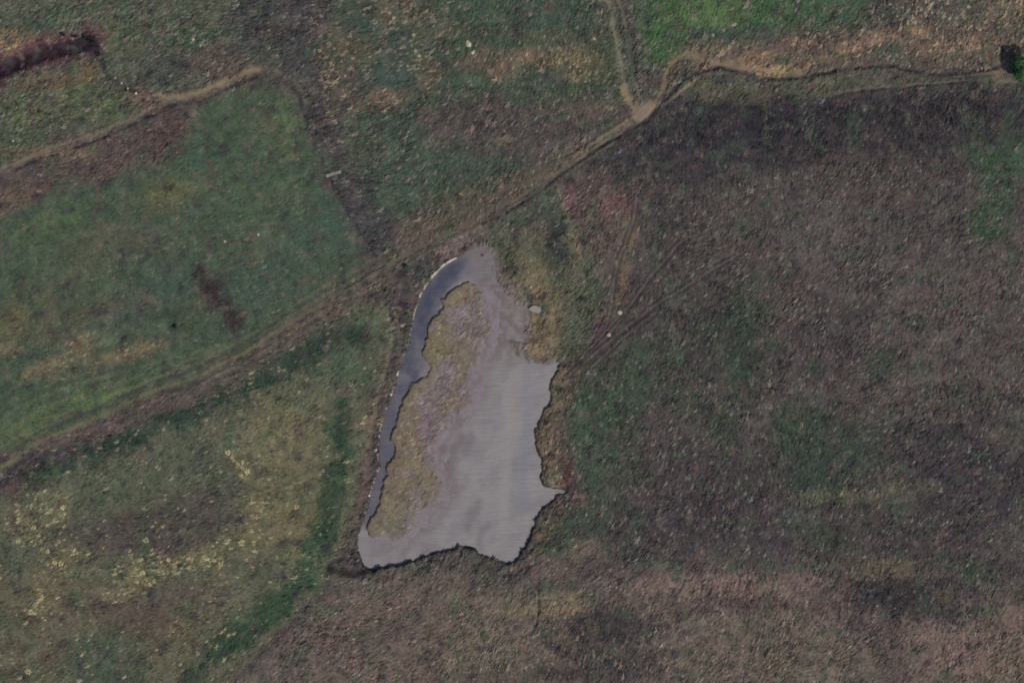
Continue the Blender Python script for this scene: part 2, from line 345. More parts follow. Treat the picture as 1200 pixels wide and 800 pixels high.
# the dam on the pond's western side
DAM = [(548,288),(530,292),(508,306),(492,322),(482,345),(474,372),(466,405),(456,435),(446,462),(440,490),(436,520),(436,545),(428,570),(422,595),(412,622),(405,650),(412,668)]
line(DAM, 9, (78,70,68), .9, 6, .4, straw=.12, strawc=(140,124,108))
line([(520,290),(500,303),(485,316),(474,330),(470,350),(468,362)], 9, (52,50,58), .8, 7, .4, True)
line([(438,480),(434,510),(430,545),(424,580),(416,610)], 4, (92,74,70), .7, 4, .6)
line([(562,272),(552,281),(540,288),(528,292)], 9, (112,98,94), .75, 6, .6, True)
line([(583,322),(590,334),(598,344),(612,352)], 7, (112,102,98), .75, 5, .5)
line([(581,300),(584,318)], 4.9, (92,80,80), .7, 3, .5)
line(DAM_TRACK, 2.4, (108,103,83), .7, 2, .8)
# pond bed, island
i, m = area(ISLAND_S, (118,105,88), 1, 3, 0, False, straw=.12, strawc=(140,126,98), rough=.7)
i_isl, m_isl = i, m
put(i, m * sst(-.05, .35, PATCH[i] + .25 * W2y[i] + .55 * sst(20, 48, seg_dist(chan, X[i], Y[i])) - .14), (122,111,110))
put(i, m * sst(.1, .4, PATCH2[i]) * .45, (98,94,74))
for b in [(545,372,26,16,(124,113,113),.7),(515,455,12,24,(120,108,108),.6),(500,500,14,20,(118,100,104),.7),(540,350,10,12,(122,108,84),.6),(498,470,10,14,(122,112,118),.6),(510,400,20,24,(114,108,80),.5),
          (558,352,14,18,(112,99,90),.7),(548,400,22,20,(110,98,88),.6),(525,470,16,24,(112,98,92),.6),(470,590,28,34,(116,106,88),.6),(500,560,20,24,(120,108,84),.6),(455,615,14,10,(92,98,76),.7),(545,420,20,16,(116,106,84),.6),(530,480,16,14,(118,104,90),.6)]:
    blob(*b[:4], b[4], b[5])

# ------------------------------------------------------------------ paths, bare earth, ditches, ruts: colour and relief together
def bare_line(pts, w, col, a=.95, soft=None, patchy=.25, depth=0.0):
    i, m = line(pts, w, col, a, soft, patchy, straw=.03)
    BARE[i] = np.maximum(BARE[i], m); H_RUT[i] = np.maximum(H_RUT[i], depth * m)
def ditch(pts, w, col, a=.9, depth=1.0, soft=None, patchy=.1):
    i, m = line(pts, w, col, a, soft, patchy, straw=0)
    H_DITCH[i] = np.maximum(H_DITCH[i], depth * m)

line(PATH_WEST, 6, (94,82,74), .5, 4, .6)
bare_line(PATH_WEST, 1.8, (122,112,95), .9, 1.7, .55, .1)
bare_line(PATH_WEST_B[:6], 3.2, (136,121,97), .95, 2.6, .55, .1)
bare_line(PATH_WEST_B[5:], 2.2, (114,104,86), .7, 2.2, .8, .1)
bare_line(EDGE_LINE[:11], 2.6, (112,112,84), .7, 2.4, .5, .05)
bare_line(EDGE_LINE[10:17], 2.6, (118,106,86), .75, 2, .4, .1)
bare_line(EDGE_LINE[16:], 4, (104,90,78), .6, 3, .5, .1)
line(PATH_MID, 8, (94,88,74), .6, 5, .9)
bare_line(PATH_MID[4:], 2.6, (120,106,86), .6, 2.5, .8, .1)
bare_line([(745,143),(715,163),(680,186)], 1.6, (130,116,94), .6, 1.2, .5, .1)
ditch([(742,133),(715,150),(690,166),(664,184)], 1.3, (60,54,54), .7, .5, 1.2, .4)
bare_line([(600,238),(650,203),(690,172),(735,142)], 1.5, (138,122,98), .6, 1.2, .5, .1)
line(RUT_A, 6, (98,98,82), .6, 4, .4)
bare_line(RUT_A, 2.2, (124,116,102), .9, 2, .3, .12)
bare_line(RUT_B, 2.0, (112,108,90), .8, 2, .3, .12)
line([(734,40),(738,65),(744,95)], 3.4, (62,74,66), .7, 2.5)
i, m = area([(727,103),(735,114),(742,120),(752,121),(762,116),(769,120),(768,130),(760,141),(751,147),(744,143),(738,130)], (140,122,105), .95, 4, .35, False, straw=0)
BARE[i] = np.maximum(BARE[i], m)
bare_line([(728,104),(735,116),(747,124)], 2.5, (140,122,92), .8, 2)
bare_line(SPUR, 2.4, (136,118,88), .8, 2, .4, .05)
bare_line([(806,64),(835,74),(870,78),(905,84),(935,84)], 3.5, (138,118,94), .65, 3, .6)
i, m = area([(1163,83),(1173,84),(1183,90),(1196,95),(1210,97),(1163,95)], (124,111,90), .85, 3, .6, True, straw=0); BARE[i] = np.maximum(BARE[i], m)
bare_line([(970,112),(1010,105),(1060,101),(1100,97),(1160,97),(1260,97)], 1.2, (112,104,92), .6, 1.2, .4)
bare_line([(1040,82),(1090,92),(1160,88)], 1.4, (112,108,92), .6, 1.2, .5)
line(EDGE_LINE[11:] + PATH_MID[1:4], 11, (90,82,73), .45, 8, .6)
for off, c_, a_ in ((-9, (58,56,58), .5), (-14, (104,96,82), .4), (7, (60,56,58), .6), (11, (108,98,84), .45), (16, (64,60,60), .5)):
    line([(a + off * .5, b + off * .86) for a, b in EDGE_LINE + PATH_MID[1:5]], 1.2, c_, min(.95, a_ * 1.25), 1.1, .5)
ditch(DITCH_EAST, 2.1, (46,43,48), .9, .9, 2.0, .7)
line([(775,126),(796,108),(818,92)], 1.6, (134,122,104), .7, 1.5, .4)
ditch(DITCH_MID, 1.5, (48,46,50), .9, .8, 1.4, .55)
ditch(DITCH_WEST, 1.9, (50,47,51), .85, .7, 1.9, .8)
ditch([(1165,97),(1110,98),(1060,103),(1010,107),(975,114)], 1.2, (52,50,54), .75, .5, 1.1, .25)
ditch([(1165,88),(1120,92),(1080,90),(1050,84)], 1.0, (54,52,54), .7, .4, 1, .25)
ditch(DITCH_SEAM, 1.9, (52,50,54), .8, .5, 1.9, .8)
ditch(BROOK, 2.6, (50,50,54), .85, .9, 2, .6)
ditch([(404,338),(430,322),(450,310)], 1.3, (52,52,58), .8, .6, 1.2)
ditch([(225,440),(268,419),(330,380),(402,337)], 1.2, (62,62,62), .5, .4, 1.5, .5)
line(PEAT_POOL, 18, (92,64,68), .85, 6, .3, True)
line(PEAT_POOL, 12, (72,46,56), .9, 5, .3, True)
ditch(PEAT_POOL, 7.5, (42,25,38), 1, 1.2, 5, .12)
line([(96,50),(106,52),(114,66)], 7, (50,48,54), .8, 5, .3)
ditch([(386,664),(398,669),(412,671),(426,670),(438,668)], 4.2, (38,35,42), .95, 1.3, 3.5, .3)
line([(384,650),(392,646),(404,642)], 1.4, (54,50,56), .7, 1.2)
line([(388,658),(398,654),(410,652)], 1.4, (54,50,56), .6, 1.2)
line([(395,655),(412,650),(418,660)], 7, (70,64,66), .7, 4)
for g in GULLIES: ditch(g, 1.1, (54,49,52), .75, .6, 1.3, .7)
ditch([(548,640),(560,655),(574,668),(580,672)], 3, (58,58,60), .6, .5, 3, .5)
QUAD_4 = [(742,352),(720,377),(698,400),(676,424)]; QUAD_5 = [(768,366),(740,388),(712,412),(690,432)]
for q in (QUAD_1, QUAD_2, QUAD_3, QUAD_4, QUAD_5):
    a = np.array(smooth_line(q, 3)); t = np.gradient(a, axis=0); n = np.stack([-t[:, 1], t[:, 0]], 1) / np.linalg.norm(t, axis=1)[:, None]
    for s in (-1, 1):
        i, m = line([tuple(p) for p in a[::3] + s * 2.7 * n[::3]], 1.1, (54,49,52), .9, 1.0, .3)
        H_RUT[i] = np.maximum(H_RUT[i], .22 * m)
    line([tuple(p) for p in a[::3]], 1.2, (92,83,76), .6, 1, .3)

# living-colour variation: drifts of greener and browner growth
g1 = fbm(X, Y, 15, 81, 4); g2 = fbm(X, Y, 4.2, 91, 2); g3 = fbm(X * .7 + Y * .7, (Y - X) * .7, 6, 95, 2)
streak = fbm(X * .95 - Y * .3, (Y * .95 + X * .3) * 3.2, 20, 97, 3)
GREY = COV @ np.array([.3, .59, .11]); LREF = math.log(float(lin((80,76,71)) @ np.array([.3, .59, .11])))
inpond = np.zeros(X.size); inpond[i_isl] = m_isl
EXP = (1 - .8 * BARE) * (1 - inpond)
GRN = sst(-.02, .08, (COV[:, 1] - .5 * (COV[:, 0] + COV[:, 2])) / GREY)          # greener plants keep more of their hue than dead ones
COV = np.clip(GREY[:, None] + (1 + EXP * (.28 * GRN + .06 * (1 - GRN)))[:, None] * (COV - GREY[:, None]), .004, .8)
COV *= np.exp(EXP * np.where(GREY > math.exp(LREF), .16, .42) * np.clip(np.log(GREY) - LREF, -.9, .75))[:, None]
ROUGH *= np.clip(.8 + 1.3 * fbm(X, Y, 55, 181, 3), .35, 1.35)
pa, pb, pc = fbm(X, Y, 26, 171, 4), fbm(X, Y, 17, 175, 4), fbm(X, Y, 13, 179, 3)
free = (1 - .9 * np.maximum(BARE, CLEAR))
free = free * (1 - inpond)
def mixin(m, c): COV[:] += (m * free)[:, None] * (lin(c) - COV)
lum = COV @ np.array([.3, .6, .1])
mixin(sst(.16, .36, pa) * .6, (68,82,64)); mixin(sst(.16, .40, pb) * .7, (60,55,59)); mixin(sst(.18, .42, -pb) * .55, (101,93,81)); mixin(sst(.22, .45, -pa) * .5, (90,74,70)); mixin(sst(.25, .5, pc) * .6, (54,58,56))
st2 = fbm((X * .42 + Y * .91) * .35, X * .91 - Y * .42, 4.6, 99, 2)
K = (1 - .7 * BARE)
g4 = fbm(X, Y, 48, 83, 4); g5 = fbm(X, Y, 42, 87, 4)
INP = np.zeros(X.size); INP[i_isl] = m_isl
drift = K * (1 - INP)
up = np.clip(g5 * 1.5, 0, .5) * drift; dn = np.clip(-g5 * 1.5, 0, .5) * drift
COV += (up * .42)[:, None] * (lin((76,84,70)) - COV); COV += (dn * .4)[:, None] * (lin((88,77,72)) - COV)
COV *= np.exp((.34 * g1 + .22 * g4 * (1 - INP) + .20 * g2 * (.4 + .6 * ROUGH) + .14 * streak + .20 * st2) * K)[:, None]
COV *= 1 + (K * g3 * .22)[:, None] * np.array([.55, -.25, .5])
COV *= 1 + (K * (1 - INP))[:, None] * np.array([.0, -.01, -.02])
COV *= 1 + (K * sst(640, 740, X + .25 * (Y - 400)) * sst(96, 130, Y))[:, None] * np.array([-.07, -.10, -.05])     # ling heather: darker and more purple than the grass
COV = np.clip(COV * GAIN * (1 - .2 * BARE - .15 * INP)[:, None], .006, .8)

# ------------------------------------------------------------------ relief
ip = sub(POND_S, 80)
PD = np.full(X.size, 60.0)
wk = np.clip(sst(520, 560, X[ip]) + sst(605, 640, Y[ip]), 0, 1)                      # the built western edge stays true
px_, py_ = X[ip] + wk * (2 * W1x[ip] + 3 * W2x[ip]), Y[ip] + wk * (2 * W1y[ip] + 3 * W2y[ip])
d = seg_dist(POND_S, px_, py_, True); PD[ip] = np.where(inside(POND_S, px_, py_), -d, d)
ID = np.full(X.size, 60.0)
d = seg_dist(ISLAND_S, X[ip] + 3.4 * W2x[ip] + 2.2 * W1x[ip], Y[ip] + 3.4 * W2y[ip] + 2.2 * W1y[ip], True)
ID[ip] = np.where(inside(ISLAND_S, X[ip] + 3.4 * W2x[ip] + 2.2 * W1x[ip], Y[ip] + 3.4 * W2y[ip] + 2.2 * W1y[ip]), -d, d)

HN = 2.6 + 1.3 * fbm(X, Y, 260, 101, 3) + .45 * fbm(X, Y, 60, 103, 2) + .40 * fbm(X, Y, 22, 105, 2)
HN += (.25 * fbm(X, Y, 9.5, 107, 2) + .10 * st2 + .08 * fbm(X, Y, 3.6, 109, 1)) * (.35 + .65 * ROUGH) * (1 - .75 * BARE)
HN -= H_DITCH + H_RUT
dm = PD * M                                         # metres from the waterline
west = sst(560, 470, X) * sst(300, 330, Y) + 0
south = sst(600, 650, Y + .02 * X)
bank = (1.0 + .55 * south + .35 * west) * (1 - .82 * sst(545, 572, X) * sst(432, 415, Y))
bank = bank * np.clip(.85 + .9 * PATCH2 + .5 * PATCH, .35, 1.35)
shore = np.where(dm > 0, bank * sst(-.05, .75, dm) + .12 * g2 * sst(0, 1.5, dm), np.maximum(dm * .9, -.7))
H = shore + (np.maximum(HN, .8) - shore) * sst(1.2 + 1.5 * sst(545, 572, X) * sst(432, 415, Y), 11, dm)
di = -ID * M
cut = sst(42, 14, np.where(PD < 0, seg_dist(chan, X, Y), 99))                              # the island is undercut towards the channel, shelving to the east
isl_h = np.where(di > 0, (.10 + .75 * cut) * sst(-.05, .55 + 1.6 * (1 - cut), di) + (.16 * g2 + .12 * g1 - .34 * (1 - cut) * sst(.12, .4, PATCH2)) * sst(0, 1.5, di) + .06, -9)
mud = .13 * fbm(X, Y, 18, 121, 3) + .05 * g2 - .03
near_mud = sst(26, 0, ID) * sst(22, 45, np.where(PD < 0, seg_dist(chan, X, Y), 0)) * sst(-3, -7, PD)
mudh = np.where(near_mud > 0, -.16 + .30 * near_mud + mud * 1.1, -9)
H = np.where((PD < 0), np.maximum(H, np.maximum(isl_h, np.where(near_mud > .02, mudh, -9))), H)
H = np.where(PD > 8, np.maximum(H, .25), H)
# wet mud where the bed breaks the surface beside the island
wet = (PD < -1) & (di < .2)
COV[wet] = (lin((130,121,123)) + sst(-.1, .4, PATCH[wet])[:, None] * (lin((118,106,106)) - lin((130,121,123)))) * np.exp(.12 * g2[wet])[:, None]
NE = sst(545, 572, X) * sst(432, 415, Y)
peat_shade = (1 - .8 * NE) * sst(-1, .3, PD) * sst(3.4, 1.6, PD) * np.clip(.9 + 1.2 * PATCH2, .3, 1.1) * (.35 + .45 * sst(560, 640, Y + .1 * X) + .25 * sst(600, 625, X))     # dark bank peat, plus the bank's shadow painted into south and east shores
spit = [(593,393),(600,399),(610,402),(616,410),(616,420),(608,417),(602,410),(597,402)]
sx_, sy_ = X + 6 * W2x + 3 * W1x, Y + 6 * W2y + 3 * W1y
SPD = np.where(inside(spit, sx_, sy_), -1.0, 1.0) * np.where(abs(X - 605) + abs(Y - 406) < 60, seg_dist(spit, sx_, sy_, True), 60)
H = np.where(SPD < 3, np.maximum(H, .28 * sst(1.5, -2.5, SPD) - .08), H)
COV += (sst(2.5, -2, SPD) * np.clip(.9 + PATCH2, .4, 1))[:, None] * (lin((86,84,74)) * GAIN - COV)
COV += (np.clip(peat_shade, 0, .92) * ~(di > 0))[:, None] * (lin((48,45,50)) * GAIN - COV)
CD = np.where((PD < 0) | (ID < 3), seg_dist(chan, X, Y), 0)
mudrim = NE * sst(9, 0, PD) * (PD > -3) * np.clip(.8 + 1.2 * PATCH2, 0, 1)
COV += mudrim[:, None] * (lin((126,115,112)) * 1.05 - COV)
shelf = sst(22, 50, CD) * sst(18, 0, -ID) * sst(2, -1, ID) * (ID < 2) * (PD < -4)                # silt washed onto the island's shelving side
COV += (np.clip(shelf * (.45 + 1.2 * PATCH + 1.3 * PATCH2), 0, .85))[:, None] * (lin((132,122,123)) * 1.0 - COV)

Z = H
VX, VY = wx(X), wy(Y)

# ------------------------------------------------------------------ materials
def new_mat(name):
    m = bpy.data.materials.new(name); m.use_nodes = True
    n = m.node_tree.nodes; b = n['Principled BSDF']
    return m, n, m.node_tree.links, b

def cover_mat(name, fine=1.6, lo=.72, hi=1.30, rough=.95, bump=.35, tint=.0):
    m, n, l, b = new_mat(name)
    at = n.new('ShaderNodeAttribute'); at.attribute_name = 'cover'
    tc = n.new('ShaderNodeNewGeometry')
    no = n.new('ShaderNodeTexNoise'); no.inputs['Scale'].default_value = fine; no.inputs['Detail'].default_value = 4; no.inputs['Roughness'].default_value = .65
    l.new(tc.outputs['Position'], no.inputs['Vector'])
    mr = n.new('ShaderNodeMapRange'); mr.inputs['From Min'].default_value = .3; mr.inputs['From Max'].default_value = .7
    mr.inputs['To Min'].default_value = lo; mr.inputs['To Max'].default_value = hi
    l.new(no.outputs['Fac'], mr.inputs['Value'])
    mx = n.new('ShaderNodeVectorMath'); mx.operation = 'SCALE'
    l.new(at.outputs['Color'], mx.inputs[0]); l.new(mr.outputs[0], mx.inputs['Scale'])
    l.new(mx.outputs[0], b.inputs['Base Color'])
    b.inputs['Roughness'].default_value = rough; b.inputs['Specular IOR Level'].default_value = .12
    bp = n.new('ShaderNodeBump'); bp.inputs['Strength'].default_value = bump; bp.inputs['Distance'].default_value = .25
    l.new(no.outputs['Fac'], bp.inputs['Height']); l.new(bp.outputs[0], b.inputs['Normal'])
    return m
MAT_GROUND = cover_mat('moor_cover', .75, .78, 1.22, .95, .5)
MAT_BARE = cover_mat('trodden_earth', 2.4, .82, 1.18, .9, .2)
MAT_MUD = cover_mat('wet_silt', .8, .9, 1.1, .55, .06)
MAT_TUFT = cover_mat('grass_blades', 1.2, .84, 1.16, .8, 0)

def plain_mat(name, col, var=.25, scale=3.0, rough=.85, bump=.3, rnd=.2, spec=.2):
    m, n, l, b = new_mat(name)
    no = n.new('ShaderNodeTexNoise'); no.inputs['Scale'].default_value = scale; no.inputs['Detail'].default_value = 5
    ge = n.new('ShaderNodeNewGeometry'); l.new(ge.outputs['Position'], no.inputs['Vector'])
    oi = n.new('ShaderNodeObjectInfo')
    mr = n.new('ShaderNodeMapRange'); mr.inputs['From Min'].default_value = .3; mr.inputs['From Max'].default_value = .7
    mr.inputs['To Min'].default_value = 1 - var; mr.inputs['To Max'].default_value = 1 + var
    l.new(no.outputs['Fac'], mr.inputs['Value'])
    m2 = n.new('ShaderNodeMapRange'); m2.inputs['To Min'].default_value = 1 - rnd; m2.inputs['To Max'].default_value = 1 + rnd
    l.new(oi.outputs['Random'], m2.inputs['Value'])
    mu = n.new('ShaderNodeMath'); mu.operation = 'MULTIPLY'; l.new(mr.outputs[0], mu.inputs[0]); l.new(m2.outputs[0], mu.inputs[1])
    mx = n.new('ShaderNodeVectorMath'); mx.operation = 'SCALE'; mx.inputs[0].default_value = col
    l.new(mu.outputs[0], mx.inputs['Scale']); l.new(mx.outputs[0], b.inputs['Base Color'])
    b.inputs['Roughness'].default_value = rough; b.inputs['Specular IOR Level'].default_value = spec
    bp = n.new('ShaderNodeBump'); bp.inputs['Strength'].default_value = bump; bp.inputs['Distance'].default_value = .1
    l.new(no.outputs['Fac'], bp.inputs['Height']); l.new(bp.outputs[0], b.inputs['Normal'])
    return m

# ------------------------------------------------------------------ object helpers
def tag(o, label, cat, kind=None, group=None):
    o['label'] = label; o['category'] = cat
    if kind: o['kind'] = kind
    if group: o['group'] = group
    return o

def mesh_np(name, verts, loops, nside, mat, cols=None, smooth=False):
    me = bpy.data.meshes.new(name)
    nf = len(loops) // nside
    me.vertices.add(len(verts)); me.vertices.foreach_set('co', np.ascontiguousarray(verts, np.float32).ravel())
    me.loops.add(len(loops)); me.loops.foreach_set('vertex_index', np.ascontiguousarray(loops, np.int32))
    me.polygons.add(nf); me.polygons.foreach_set('loop_start', np.arange(0, nf * nside, nside, dtype=np.int32))
    me.polygons.foreach_set('use_smooth', np.full(nf, smooth))
    if cols is not None:
        a = me.attributes.new('cover', 'FLOAT_COLOR', 'POINT')
        c = np.ones((len(verts), 4), np.float32); c[:, :3] = cols
        a.data.foreach_set('color', c.ravel())
    me.update(calc_edges=True)
    me.materials.append(mat)
    return me

def obj(name, me, parent=None, loc=None):
    o = bpy.data.objects.new(name, me); SC.collection.objects.link(o)
    if parent: o.parent = parent
    if loc is not None: o.location = loc
    return o

def empty(name, loc=(0, 0, 0), rz=0):
    o = bpy.data.objects.new(name, None); SC.collection.objects.link(o)
    o.location = loc; o.rotation_euler = (0, 0, rz); o.empty_display_size = .5
    return o

def ground_z(px, py):
    c = np.searchsorted(AX, px) - 1; r = np.searchsorted(AY, py) - 1
    c = min(max(c, 0), NX - 2); r = min(max(r, 0), NY - 2)
    u = (px - AX[c]) / (AX[c + 1] - AX[c]); v = (py - AY[r]) / (AY[r + 1] - AY[r])
    z = Z.reshape(NY, NX)
    return float((z[r, c] * (1 - u) + z[r, c + 1] * u) * (1 - v) + (z[r + 1, c] * (1 - u) + z[r + 1, c + 1] * u) * v)

# ------------------------------------------------------------------ the ground, split into its fields along their edges (one seamless lattice)
LAB = np.zeros(X.size, np.int8)                     # 0 heather moor
def lab(pts, k, closed=True):
    i = sub(pts, 30); LAB[i[inside(pts, XW[i], YW[i])]] = k
lab([(-60,-60),(330,-60),(400,-60),(712,-60),(735,115),(745,140),(690,172),(600,235),(530,270),(470,303),(440,300),(410,252),(374,182),(350,101),(322,82),(255,101),(200,117),(110,158),(-60,221)], 2)
lab([(718,-60),(1035,-60),(1100,-60),(1260,-60),(1260,90),(1140,84),(1080,86),(1030,78),(970,85),(900,93),(840,80),(800,94),(770,126),(748,110),(731,30)], 3)
lab([(228,124),(268,106),(322,92),(352,118),(372,180),(410,252),(440,300),(402,338),(330,382),(268,421),(188,454),(118,486),(40,521),(-60,582),(-60,262),(0,250),(70,218),(150,205),(195,188),(215,155)], 1)
lab([(-60,590),(0,551),(75,508),(188,458),(268,425),(370,362),(470,308),(462,360),(440,480),(428,545),(405,640),(390,682),(310,758),(255,860),(-60,860)], 4)
LAB[(PD > 0) & (PD < 7)] = 5
LAB[PD <= 0] = 6
LAB[(PD <= 0) & ((ID < 1) | (SPD < 0))] = 7
LAB[BARE > .45] = 8
LAB[H_DITCH > .3] = 9
q = (np.arange(NY - 1)[:, None] * NX + np.arange(NX - 1)[None, :]).ravel()
QUADS = np.stack([q + NX, q + NX + 1, q + 1, q], 1)
QLAB = LAB[q]
ALLV = np.stack([VX, VY, Z], 1)
def cut_ground(k, name, mat, label, cat):
    f = QUADS[QLAB == k]
    u, inv = np.unique(f.ravel(), return_inverse=True)
    me = mesh_np(name, ALLV[u], inv, 4, mat, COV[u], True)
    return tag(obj(name, me), label, cat, 'structure')
cut_ground(0, 'heather_moor', MAT_GROUND, 'wide brown heather moor on the side of the pond away from the pasture', 'moor')
cut_ground(1, 'pasture', MAT_GROUND, 'large smooth green pasture between the western path and the boundary line', 'field')
cut_ground(2, 'rough_meadow', MAT_GROUND, 'mottled green and brown rough ground along the top, west of the rutted track', 'field')
cut_ground(3, 'green_field', MAT_GROUND, 'bright green field edge and sandy bank above the winding ditch', 'field')
cut_ground(4, 'tussock_meadow', MAT_GROUND, 'olive and tan meadow with pale yellow tufts in the lower left corner', 'field')
cut_ground(5, 'pond_bank', MAT_GROUND, 'low peaty bank running round the waterline of the pond', 'bank')
cut_ground(6, 'pond_bed', MAT_MUD, 'mauve grey silt bars and bed of the pond', 'mud')
cut_ground(7, 'island', MAT_GROUND, 'long ochre and mauve marshy island inside the pond', 'island')
cut_ground(8, 'path', MAT_BARE, 'bare tan earth of the trodden paths, ruts and junction', 'path')
cut_ground(9, 'ditch', MAT_GROUND, 'narrow dark peaty ditches cut through the moor', 'ditch')

# ------------------------------------------------------------------ water
def silt_water_mat():
    m, n, l, b = new_mat('silty_water')
    at = n.new('ShaderNodeAttribute'); at.attribute_name = 'cover'
    ge = n.new('ShaderNodeNewGeometry')
    mp = n.new('ShaderNodeMapping'); mp.inputs['Scale'].default_value = (.22, 1.1, 1); mp.inputs['Rotation'].default_value = (0, 0, math.radians(-8))
    l.new(ge.outputs['Position'], mp.inputs['Vector'])
    no = n.new('ShaderNodeTexNoise'); no.inputs['Scale'].default_value = .8; no.inputs['Detail'].default_value = 4
    l.new(mp.outputs[0], no.inputs['Vector'])
    l.new(at.outputs['Color'], b.inputs['Base Color'])
    b.inputs['Roughness'].default_value = .16; b.inputs['IOR'].default_value = 1.33
    bp = n.new('ShaderNodeBump'); bp.inputs['Strength'].default_value = .7; bp.inputs['Distance'].default_value = .35
    l.new(no.outputs['Fac'], bp.inputs['Height']); l.new(bp.outputs[0], b.inputs['Normal'])
    return m
MAT_WATER = silt_water_mat()

keep = (PD < 4).reshape(NY, NX)
kq = (keep[:-1, :-1] | keep[1:, :-1] | keep[:-1, 1:] | keep[1:, 1:]).ravel()
f = QUADS[kq]; u, inv = np.unique(f.ravel(), return_inverse=True)
xu, yu = X[u], Y[u]
wc = np.tile(lin((150,146,148)), (len(u), 1))
def wput(m, c): wc[:] += m[:, None] * (lin(c) - wc)
wput(sst(.1, .6, fbm(xu, yu * .35, 16, 131, 3) + .3) * .5, (158,153,152))
wput(sst(.05, .22, fbm(xu + yu * .5 + 9 * W2x[u], yu * .8 + 9 * W2y[u], 24, 145, 4)) * .35, (134,128,131))
wput(sst(0, .5, fbm(xu * .55 + yu * .5, yu * .7, 26, 133, 3)) * .65, (136,131,135))
wput(sst(-.1, .5, fbm(xu * .8 + yu * .6, (yu - xu) * .55, 34, 137, 4)) * sst(572, 535, xu) * sst(470, 500, yu) * .8, (128,118,122))
for (p, w_, c_, a_) in [([(596,470),(594,520),(592,570),(590,620)], 7, (160,155,152), .7), ([(616,440),(618,480),(614,530),(612,590)], 7, (140,140,150), .6),
        ([(548,618),(552,604),(562,590)], 5, (124,118,122), .55), ([(520,600),(512,612),(505,622)], 4, (130,124,126), .5), ([(562,640),(564,625),(573,615)], 3, (126,120,124), .5), ([(500,608),(494,618)], 4, (126,100,104), .7),
        ([(541,512),(530,530),(520,545)], 6, (122,110,114), .6), ([(552,510),(545,530)], 4, (124,112,116), .5), ([(606,445),(602,470),(604,500)], 8, (158,152,148), .6), ([(585,400),(580,440),(575,470)], 6, (150,146,140), .5)]:
    wput(sst(w_ + 4, 1, seg_dist(p, xu + 5 * W1x[u] + 3 * W2x[u], yu + 5 * W1y[u] + 3 * W2y[u])) * a_, c_)
cd = seg_dist(smooth_line(chan, 3), xu + 2 * W1x[u], yu + 2 * W1y[u])
wput(sst(19, 11, cd) * sst(572, 530, xu) * sst(626, 606, yu) * np.clip(.9 + .7 * PATCH[u], .6, 1), (91,93,107))
wput(sst(10, 2, cd) * sst(556, 530, xu) * sst(420, 370, yu) * np.clip(.6 + .8 * PATCH2[u], .2, .9), (77,79,97))
wput(sst(12, 6, cd) * sst(420, 520, yu) * sst(622, 600, yu) * .55, (112,108,118))
wput(sst(14, 5, np.hypot(xu - 566, yu - 352)) * .3, (124,118,122))
wput(sst(14, 3, np.hypot(xu - 500 + 8 * W2x[u], yu - 431 + 8 * W2y[u])) * .75, (124,118,122))
wput(sst(30, 2, ID[u] + 12 * PATCH[u]) * sst(20, 45, cd) * .75, (128,117,119))
wput(sst(440, 400, yu) * sst(545, 570, xu) * np.clip(.65 + 1.3 * PATCH2[u], 0, .95), (126,113,112))
wput(sst(312, 290, yu) * .8, (126,116,114))
wput(sst(585, 615, xu) * sst(400, 350, yu) * .5, (138,128,124))
wput(sst(24, 8, np.hypot(xu - 566, yu - 318)) * .5, (120,118,124))
wc *= np.exp(.05 * fbm(xu * .5, yu * 2.2, 9, 141, 2) + .03 * fbm(xu, yu, 5, 143, 2))[:, None]
wv = np.stack([VX[u], VY[u], np.zeros(len(u))], 1)
tag(obj('pond_water', mesh_np('pond_water', wv, inv, 4, MAT_WATER, wc * np.array([.86, .83, .79]), True)), 'pale grey silty pond water with a slate blue channel beside the dam', 'water', 'structure')

def pool(name, pts, z, col, label):
    pts = smooth_line(pts, 4, True)
    vs = np.array([(wx(a), wy(b), z) for a, b in pts]); c = vs.mean(0); n = len(vs)
    V = np.vstack([vs, c]); L = np.array([[(i + 1) % n, i, n] for i in range(n)]).ravel()
    me = mesh_np(name, V, L, 3, MAT_WATER, np.tile(lin(col) * .9, (n + 1, 1)), True)
    return tag(obj(name, me), label, 'water', 'structure')
zp = ground_z(633, 363)
pool('puddle', [(620,362),(625,358),(631,359),(638,358),(644,362),(646,368),(642,370),(637,367),(630,367),(624,365)], zp + .16, (154,146,138), 'small pale silt puddle on the reedy tongue above the pond shore')
# ------------------------------------------------------------------ tufts of grass and heather (masses)
SP = 1.24 / M
tx, ty = np.meshgrid(np.arange(-38, 1238, SP), np.arange(-34, 834, SP))
tx = tx.ravel() + RNG.uniform(-.55, .55, tx.size) * SP; ty = ty.ravel() + RNG.uniform(-.55, .55, ty.size) * SP
tc = np.clip(np.searchsorted(AX, tx) - 1, 0, NX - 2); tr = np.clip(np.searchsorted(AY, ty) - 1, 0, NY - 2)
ti = tr * NX + tc
ok = (LAB[ti] != 6) & (LAB[ti] != 8) & (LAB[ti] != 9) & (BARE[ti] < .4) & (CLEAR[ti] < .33) & (Z[ti] > .06) & ~((PD[ti] > -1) & (PD[ti] < 2.0))
ok &= RNG.random(tx.size) < np.where(LAB[ti] == 7, .6 * sst(2, 8, -ID[ti]), np.clip(.55 + .4 * ROUGH[ti], 0, .95))
tx, ty, ti, tc, tr = tx[ok], ty[ok], ti[ok], tc[ok], tr[ok]
N = len(tx)
uu = (tx - AX[tc]) / STEP; vv = (ty - AY[tr]) / STEP
tz = (Z[ti] * (1 - uu) + Z[ti + 1] * uu) * (1 - vv) + (Z[ti + NX] * (1 - uu) + Z[ti + NX + 1] * uu) * vv
tl = LAB[ti]; trg = ROUGH[ti]
clump = fbm(tx, ty, 9, 151, 2)
